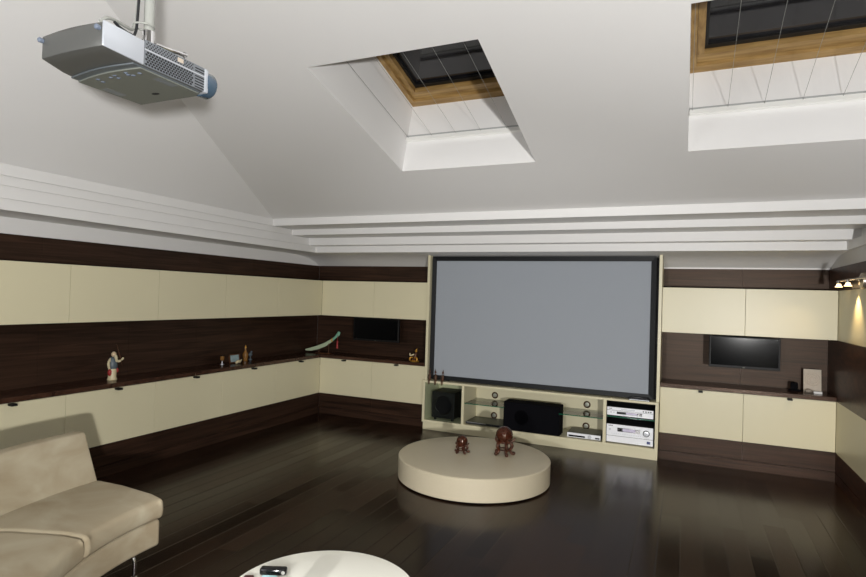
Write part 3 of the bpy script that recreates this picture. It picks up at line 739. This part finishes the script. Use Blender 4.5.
G().use(M['hole']).tube([(-1.580, 1.225, zc_-0.03), (-1.578, 1.222, 2.75), (-1.580, 1.218, 2.50), (-1.566, 1.20, 2.43), (-1.540, 1.165, 2.409), (-1.522, 1.12, 2.404), (-1.516, 1.095, 2.410)], 0.0042, 10, 6).build('cable', None, cm, smooth=0.9, label='dark cable')
G().use(M['white_cable']).ring((px_-0.008, py_-0.012, 2.47), 0.029, 0.003, 'Z', 20, 6).build('cable_tie', None, cm, smooth=0.9)

# ------------------------------------------------------------------ spotlight bar on the right wall
sb = thing('spotlight_bar', (XR, 5.67, 1.885), 'wall spotlight bar with lit glass bells high on right wall', 'lamp')
G().use(M['brass']).lathe([(0.070, 0), (0.066, -0.020), (0.04, -0.032), (0.0, -0.034)], (XR-0.0005, 5.67, 1.882), 32, 'X').build('wall_plate', None, sb, smooth=0.6)
G().use(M['brass']).tube([(1.255, 4.74, 1.895), (1.255, 6.22, 1.895)], 0.008, 12).tube([(1.305, 5.67, 1.885), (1.255, 5.67, 1.895)], 0.009, 12).build('rail', None, sb, smooth=0.8)
BELLS = ((6.15, 1.893), (5.83, 1.893), (5.12, 1.893), (4.80, 1.893))
for y, z in BELLS:
    hd = G().use(M['chrome']).lathe([(0.006, 0.010), (0.014, 0.004), (0.016, -0.022), (0.012, -0.026)], (1.255, y, z), 20).build('lamp_head', None, sb, smooth=0.7)
    G().use(M['bulb']).lathe([(0.013, 0.0), (0.017, -0.008), (0.019, -0.020), (0.030, -0.032), (0.028, -0.034), (0.0, -0.030)], (1.255, y, z-0.018), 28).build('glass_bell', None, hd, smooth=0.7, label='lit frosted glass bell')

# ------------------------------------------------------------------ ornaments on the left worktop
# standing old-man figurine with staff
fx, fy, fz = -4.745, 3.535, CT
t = thing('figurine', (fx, fy, fz), 'porcelain old man figurine with staff, ivory robe and blue tunic', 'figurine')
G().use(M['ivory']).lathe([(0.040, 0.0003), (0.042, 0.006), (0.038, 0.012), (0.034, 0.03), (0.036, 0.07), (0.032, 0.11), (0.026, 0.125), (0.0, 0.127)], (fx, fy, fz), 24).build('robe', None, t, smooth=0.8)
G().use(M['slate_cloth']).lathe([(0.032, 0.10), (0.042, 0.115), (0.038, 0.15), (0.034, 0.185), (0.022, 0.205), (0.0, 0.212)], (fx, fy, fz), 24).build('tunic', None, t, smooth=0.8)
h = G().use(M['skin']).sphere((fx+0.012, fy, fz+0.232), 0.021, 18, 12, (1, 1, 1.15)).build('head', None, t, smooth=1.0)
G().use(M['ivory']).tube([(fx+0.032, fy, fz+0.222), (fx+0.045, fy, fz+0.20), (fx+0.05, fy, fz+0.165)], [0.014, 0.013, 0.004], 10, 4).build('beard', None, h, smooth=1.0)
G().use(M['ivory']).tube([(fx, fy-0.02, fz+0.19), (fx+0.015, fy-0.052, fz+0.155), (fx+0.015, fy-0.042, fz+0.105)], [0.012, 0.012, 0.009], 10, 4).build('arm', None, t, smooth=1.0)
G().use(M['ivory']).tube([(fx, fy+0.02, fz+0.185), (fx+0.025, fy+0.042, fz+0.165), (fx+0.04, fy+0.066, fz+0.185)], [0.012, 0.011, 0.008], 10, 4).sphere((fx+0.042, fy+0.070, fz+0.19), 0.010, 10, 8).build('arm', None, t, smooth=1.0)
G().use(M['red']).sphere((fx+0.015, fy-0.036, fz+0.07), 0.022, 14, 10, (0.8, 0.8, 1.4)).build('sash', None, t, smooth=1.0, label='red sash')
G().use(M['red']).sphere((fx+0.02, fy+0.034, fz+0.085), 0.014, 14, 10, (0.8, 0.8, 1.5)).build('sash', None, t, smooth=1.0, label='red sash')
G().use(M['brown_fig']).tube([(fx+0.042, fy+0.066, fz+0.12), (fx+0.042, fy+0.045, fz+0.20), (fx+0.035, fy+0.015, fz+0.30), (fx+0.035, fy+0.005, fz+0.325)], 0.003, 8, 4).build('staff', None, t, smooth=1.0)
# small goblet
gx, gy = -4.785, 4.915
t = thing('goblet', (gx, gy, CT), 'tiny ivory goblet, left end of the trinkets on the left worktop', 'goblet')
G().use(M['silver']).lathe([(0.022, 0.0003), (0.022, 0.005), (0.006, 0.011), (0.005, 0.036), (0.012, 0.042)], (gx, gy, CT), 18).build('stem', None, t, smooth=0.6)
G().use(M['amber']).lathe([(0.010, 0.042), (0.022, 0.055), (0.024, 0.092), (0.021, 0.092), (0.018, 0.058), (0.0, 0.05)], (gx, gy, CT), 18).build('bowl', None, t, smooth=0.6)
# small picture frame facing the room
qx, qy = -4.76, 5.085
t = thing('picture_frame', (qx, qy, CT), 'small brown picture frame with blue grey picture on the left worktop', 'picture frame')
g = G().use(M['brown_fig'])
R3 = Matrix.Rotation(math.radians(-10), 4, 'Y')
def fr(a0, b0, a1, b1, d0, d1, gm):
    P = lambda a, b, d: Vector((qx, qy, CT+0.004))+(R3 @ Vector((d, a, b)))
    gm.hexa([P(a0,b0,d0),P(a1,b0,d0),P(a1,b1,d0),P(a0,b1,d0),P(a0,b0,d1),P(a1,b0,d1),P(a1,b1,d1),P(a0,b1,d1)])
fr(-0.085, 0, 0.085, 0.014, 0, 0.012, g); fr(-0.085, 0.091, 0.085, 0.105, 0, 0.012, g); fr(-0.085, 0.014, -0.071, 0.091, 0, 0.012, g); fr(0.071, 0.014, 0.085, 0.091, 0, 0.012, g)
g.build('border', None, t)
g = G().use(M['picture']); fr(-0.071, 0.014, 0.071, 0.091, 0.001, 0.005, g); g.build('picture', None, t)
g = G().use(M['brown_fig']).tube([(qx-0.012, qy, CT+0.07), (qx-0.055, qy, CT+0.004)], 0.004, 8); g.build('strut', None, t)
t = tag(G().use(M['ivory']).tube([(-4.69, 5.03, CT+0.014), (-4.685, 5.06, CT+0.03), (-4.69, 5.09, CT+0.022), (-4.70, 5.13, CT+0.045)], [0.014, 0.018, 0.014, 0.005], 12, 4).build('shell_ornament', smooth=1.0, origin=(-4.69, 5.07, CT)), 'little ivory shell ornament lying before the small picture frame', 'ornament')
# amber bottle
ax, ay = -4.835, 5.34
t = thing('bottle', (ax, ay, CT), 'amber bottle with long neck among the trinkets on left worktop', 'bottle')
G().use(M['amber']).lathe([(0.026, 0.0003), (0.029, 0.01), (0.027, 0.035), (0.035, 0.065), (0.033, 0.085), (0.017, 0.112), (0.011, 0.135), (0.010, 0.155)], (ax, ay, CT), 24).build('flask', None, t, smooth=0.7)
G().use(M['gold']).lathe([(0.011, 0.152), (0.013, 0.16), (0.008, 0.175), (0.003, 0.188), (0.0, 0.19)], (ax, ay, CT), 18).build('stopper', None, t, smooth=0.7)
bx_, by_ = -4.86, 5.455
t = thing('figurine', (bx_, by_, CT), 'tiny blue grey bird figurine right of the amber bottle', 'figurine')
G().use(M['slate_cloth']).lathe([(0.022, 0.0003), (0.022, 0.008), (0.007, 0.014), (0.007, 0.045)], (bx_, by_, CT), 16).build('pedestal', None, t, smooth=0.7)
G().use(M['slate_cloth']).sphere((bx_, by_, CT+0.065), 0.024, 14, 10, (0.8, 1.1, 1)).sphere((bx_+0.004, by_+0.012, CT+0.098), 0.012, 12, 8).tube([(bx_, by_+0.02, CT+0.098), (bx_, by_+0.036, CT+0.094)], [0.005, 0.001], 8).build('bird', None, t, smooth=1.0)
# curved sabre on a stand in the corner
st = thing('sword_stand', (-4.62, 6.64, CT), 'low dark wooden stand holding the jade sabre in the corner', 'stand')
bx(-4.72, 6.60, CT+0.0003, -4.50, 6.68, CT+0.012).build('base', M['brown_fig'], st, bevel=0.003)
G().use(M['brown_fig']).tube([(-4.69, 6.64, CT+0.01), (-4.69, 6.64, CT+0.068)], 0.006, 10).build('post', None, st)
G().use(M['brown_fig']).tube([(-4.53, 6.64, CT+0.01), (-4.53, 6.64, CT+0.145)], 0.006, 10).build('post', None, st)
sw = thing('sabre', (-4.62, 6.64, 0.87), 'curved pale jade sabre with green hilt and red tassel', 'sword')
path = [(-4.885, 6.60, 0.842), (-4.81, 6.615, 0.852), (-4.70, 6.63, 0.884), (-4.59, 6.642, 0.930), (-4.485, 6.648, 0.995)]
def blade(pts, wid, th, m, name):
    P = [Vector(p) for p in pts]; rings = []
    for i, p in enumerate(P):
        tg = (P[min(i+1, len(P)-1)]-P[max(i-1, 0)]).normalized(); nn = Vector((-tg.z, 0, tg.x)).normalized()
        w = wid[i]; k = Vector((0, th, 0))
        rings.append([p+nn*w, p+nn*w*0.3+k, p-nn*w*0.3+k, p-nn*w, p-nn*w*0.3-k, p+nn*w*0.3-k])
    return G().use(m).loft(rings).build(name, None, sw, smooth=0.9)
blade(path, [0.012, 0.022, 0.027, 0.026, 0.021], 0.011, M['jade'], 'scabbard')
blade([(-4.478, 6.648, 1.000), (-4.43, 6.650, 1.040), (-4.385, 6.652, 1.085), (-4.372, 6.652, 1.118)], [0.020, 0.016, 0.026, 0.020], 0.012, M['jade_dark'], 'hilt')
G().use(M['gold']).sphere((-4.482, 6.648, 0.998), 0.028, 14, 8, (0.5, 0.6, 1.1)).build('guard', None, sw, smooth=1.0)
G().use(M['red']).tube([(-4.385, 6.64, 1.075), (-4.378, 6.625, 1.04), (-4.376, 6.62, 1.0)], 0.0025, 8).lathe([(0.004, 0), (0.012, -0.01), (0.010, -0.03), (0.016, -0.11), (0.0, -0.112)], (-4.376, 6.62, 1.0), 14).build('tassel', None, sw, smooth=0.9, label='red tassel')
# gilded seated figurine
zx, zy = -3.175, 6.60
t = thing('figurine', (zx, zy, CT), 'dark and gold seated figurine under the left television', 'figurine')
G().use(M['gold']).lathe([(0.06, 0.0003), (0.062, 0.008), (0.045, 0.014), (0.04, 0.018)], (zx, zy, CT), 20).build('base', None, t, smooth=0.6)
G().use(M['brown_fig']).tube([(zx-0.012, zy, CT+0.018), (zx, zy, CT+0.05), (zx+0.012, zy, CT+0.085), (zx+0.016, zy, CT+0.115)], [0.026, 0.026, 0.02, 0.010], 12, 4).build('body', None, t, smooth=1.0)
G().use(M['gold']).sphere((zx+0.018, zy, CT+0.132), 0.017, 14, 10).tube([(zx+0.018, zy, CT+0.142), (zx+0.03, zy, CT+0.168)], [0.010, 0.002], 8).build('head', None, t, smooth=1.0)
for s in (-1, 1):
    G().use(M['gold']).tube([(zx, zy-0.01*s, CT+0.045), (zx+0.045*s, zy-0.035, CT+0.05), (zx+0.05*s, zy-0.04, CT+0.012)], [0.012, 0.011, 0.009], 10, 4).build('leg', None, t, smooth=1.0)
G().use(M['ivory']).tube([(zx-0.008, zy, CT+0.09), (zx-0.055, zy-0.02, CT+0.075), (zx-0.06, zy-0.02, CT+0.105)], [0.010, 0.009, 0.006], 10, 4).build('arm', None, t, smooth=1.0)

# ornaments on the right worktop
kx, ky = 1.022, 6.745
t = thing('table_clock', (kx, ky, CT), 'small black block-shaped ornament left of the carved tile', 'ornament')
bx(kx-0.048, ky-0.03, CT+0.0003, kx+0.050, ky+0.03, CT+0.016).build('base', M['black_cloth'], t, bevel=0.004)
bx(kx-0.034, ky-0.02, CT+0.015, kx+0.030, ky+0.02, CT+0.088).build('block', M['black_cloth'], t, bevel=0.014, bseg=3, smooth=0.7)
t = thing('carved_tile', (1.178, 6.76, CT), 'pale carved stone tile leaning against the right niche wall', 'tile')
R4 = Matrix.Rotation(math.radians(-7), 4, 'X'); B4 = Vector((1.178, 6.755, CT+0.002))
g = G().use(M['stone'])
P = lambda a, b, d: B4+(R4 @ Vector((a, d, b)))
g.hexa([P(-0.076,0,0),P(0.076,0,0),P(0.076,0.226,0),P(-0.076,0.226,0),P(-0.076,0,0.018),P(0.076,0,0.018),P(0.076,0.226,0.018),P(-0.076,0.226,0.018)])
g.build('slab', None, t, bevel=0.002)
for R_, r_ in ((0.062, 0.005), (0.044, 0.005), (0.026, 0.005)):
    g = G().use(M['stone']).ring((0, 0, 0), R_, r_, 'Y', 40, 6)
    bmesh.ops.transform(g.bm, matrix=Matrix.Translation(P(0, 0.125, 0)) @ R4, verts=g.bm.verts)
    g.build('relief_ring', None, t, smooth=1.0)
tag(bx(1.172, 6.655, CT+0.0003, 1.243, 6.70, CT+0.022).build('small_box', M['gloss_white'], bevel=0.003, origin=(1.207, 6.68, CT)), 'small white box lying in front of the carved tile', 'box')
tag(G().use(M['stone_dk']).sphere((1.135, 6.695, CT+0.0195), 0.03, 18, 12, (1.1, 0.8, 0.64)).build('pebble', smooth=1.0, origin=(1.135, 6.695, CT)), 'grey pebble at the foot of the carved tile', 'stone')

# ------------------------------------------------------------------ lights
def light(name, kind, loc, energy, col=(1, 1, 1), **kw):
    l = bpy.data.lights.new(name, kind); l.energy = energy; l.color = col
    for k, v in kw.items(): setattr(l, k, v)
    o = bpy.data.objects.new(name, l); COL.objects.link(o); o.location = loc
    return o
def aim(o, to):
    o.rotation_euler = (Vector(to)-o.location).to_track_quat('-Z', 'Y').to_euler()
FLASH_A, FLASH_B, FILL = 1220.0, 420.0, 60.0
aim(light('right_flash', 'SPOT', (1.20, -1.10, 1.30), FLASH_A, (1.0, 0.985, 0.965), shadow_soft_size=0.07, spot_size=math.radians(98), spot_blend=0.4), (-1.75, 4.15, 1.75))
aim(light('left_flash', 'SPOT', (-0.92, -0.40, 1.12), FLASH_B, (1.0, 0.985, 0.965), shadow_soft_size=0.06, spot_size=math.radians(66), spot_blend=0.6), (-1.60, 5.0, 0.35))
a = light('ceiling_fill', 'AREA', (-2.3, -1.3, 1.95), FILL, (1.0, 0.985, 0.965), shape='RECTANGLE', size=1.3, size_y=1.3)  # unseen fill panel added to brighten the ceiling slope over the screen wall
aim(a, (-0.4, 3.6, 3.3))
for i, (y, z) in enumerate(BELLS):
    s = light('bell_spot', 'SPOT', (1.262, y, z-0.062), 30.0 if i == 1 else 5.0, (1.0, 0.72, 0.36), spot_size=math.radians(84), spot_blend=0.9, shadow_soft_size=0.015)
    aim(s, (1.285, y, 0.5) if i == 1 else (0.5, y+0.35, 0.9))

w = bpy.data.worlds.new('night'); SC.world = w; w.use_nodes = True
w.node_tree.nodes['Background'].inputs['Color'].default_value = (0.004, 0.004, 0.006, 1)
w.node_tree.nodes['Background'].inputs['Strength'].default_value = 1.0

# ------------------------------------------------------------------ camera
cd = bpy.data.cameras.new('camera'); cam = bpy.data.objects.new('camera', cd); COL.objects.link(cam)
r = Vector((0.9128591, 0.40716102, 0.03013585)); u = Vector((-0.02200608, -0.02463633, 0.99945424)); f = Vector((-0.40768125, 0.91302407, 0.01352948))
cam.matrix_world = Matrix(((r.x, u.x, -f.x, 0), (r.y, u.y, -f.y, 0), (r.z, u.z, -f.z, 1.65), (0, 0, 0, 1)))
cd.sensor_width = 36; cd.lens = 566.755/866*36; cd.clip_start = 0.05; cd.clip_end = 100
SC.camera = cam
SC.view_settings.view_transform = 'Standard'; SC.view_settings.look = 'None'
SC.view_settings.gamma = 1.0; SC.view_settings.use_curve_mapping = False
SC.view_settings.exposure = -0.45
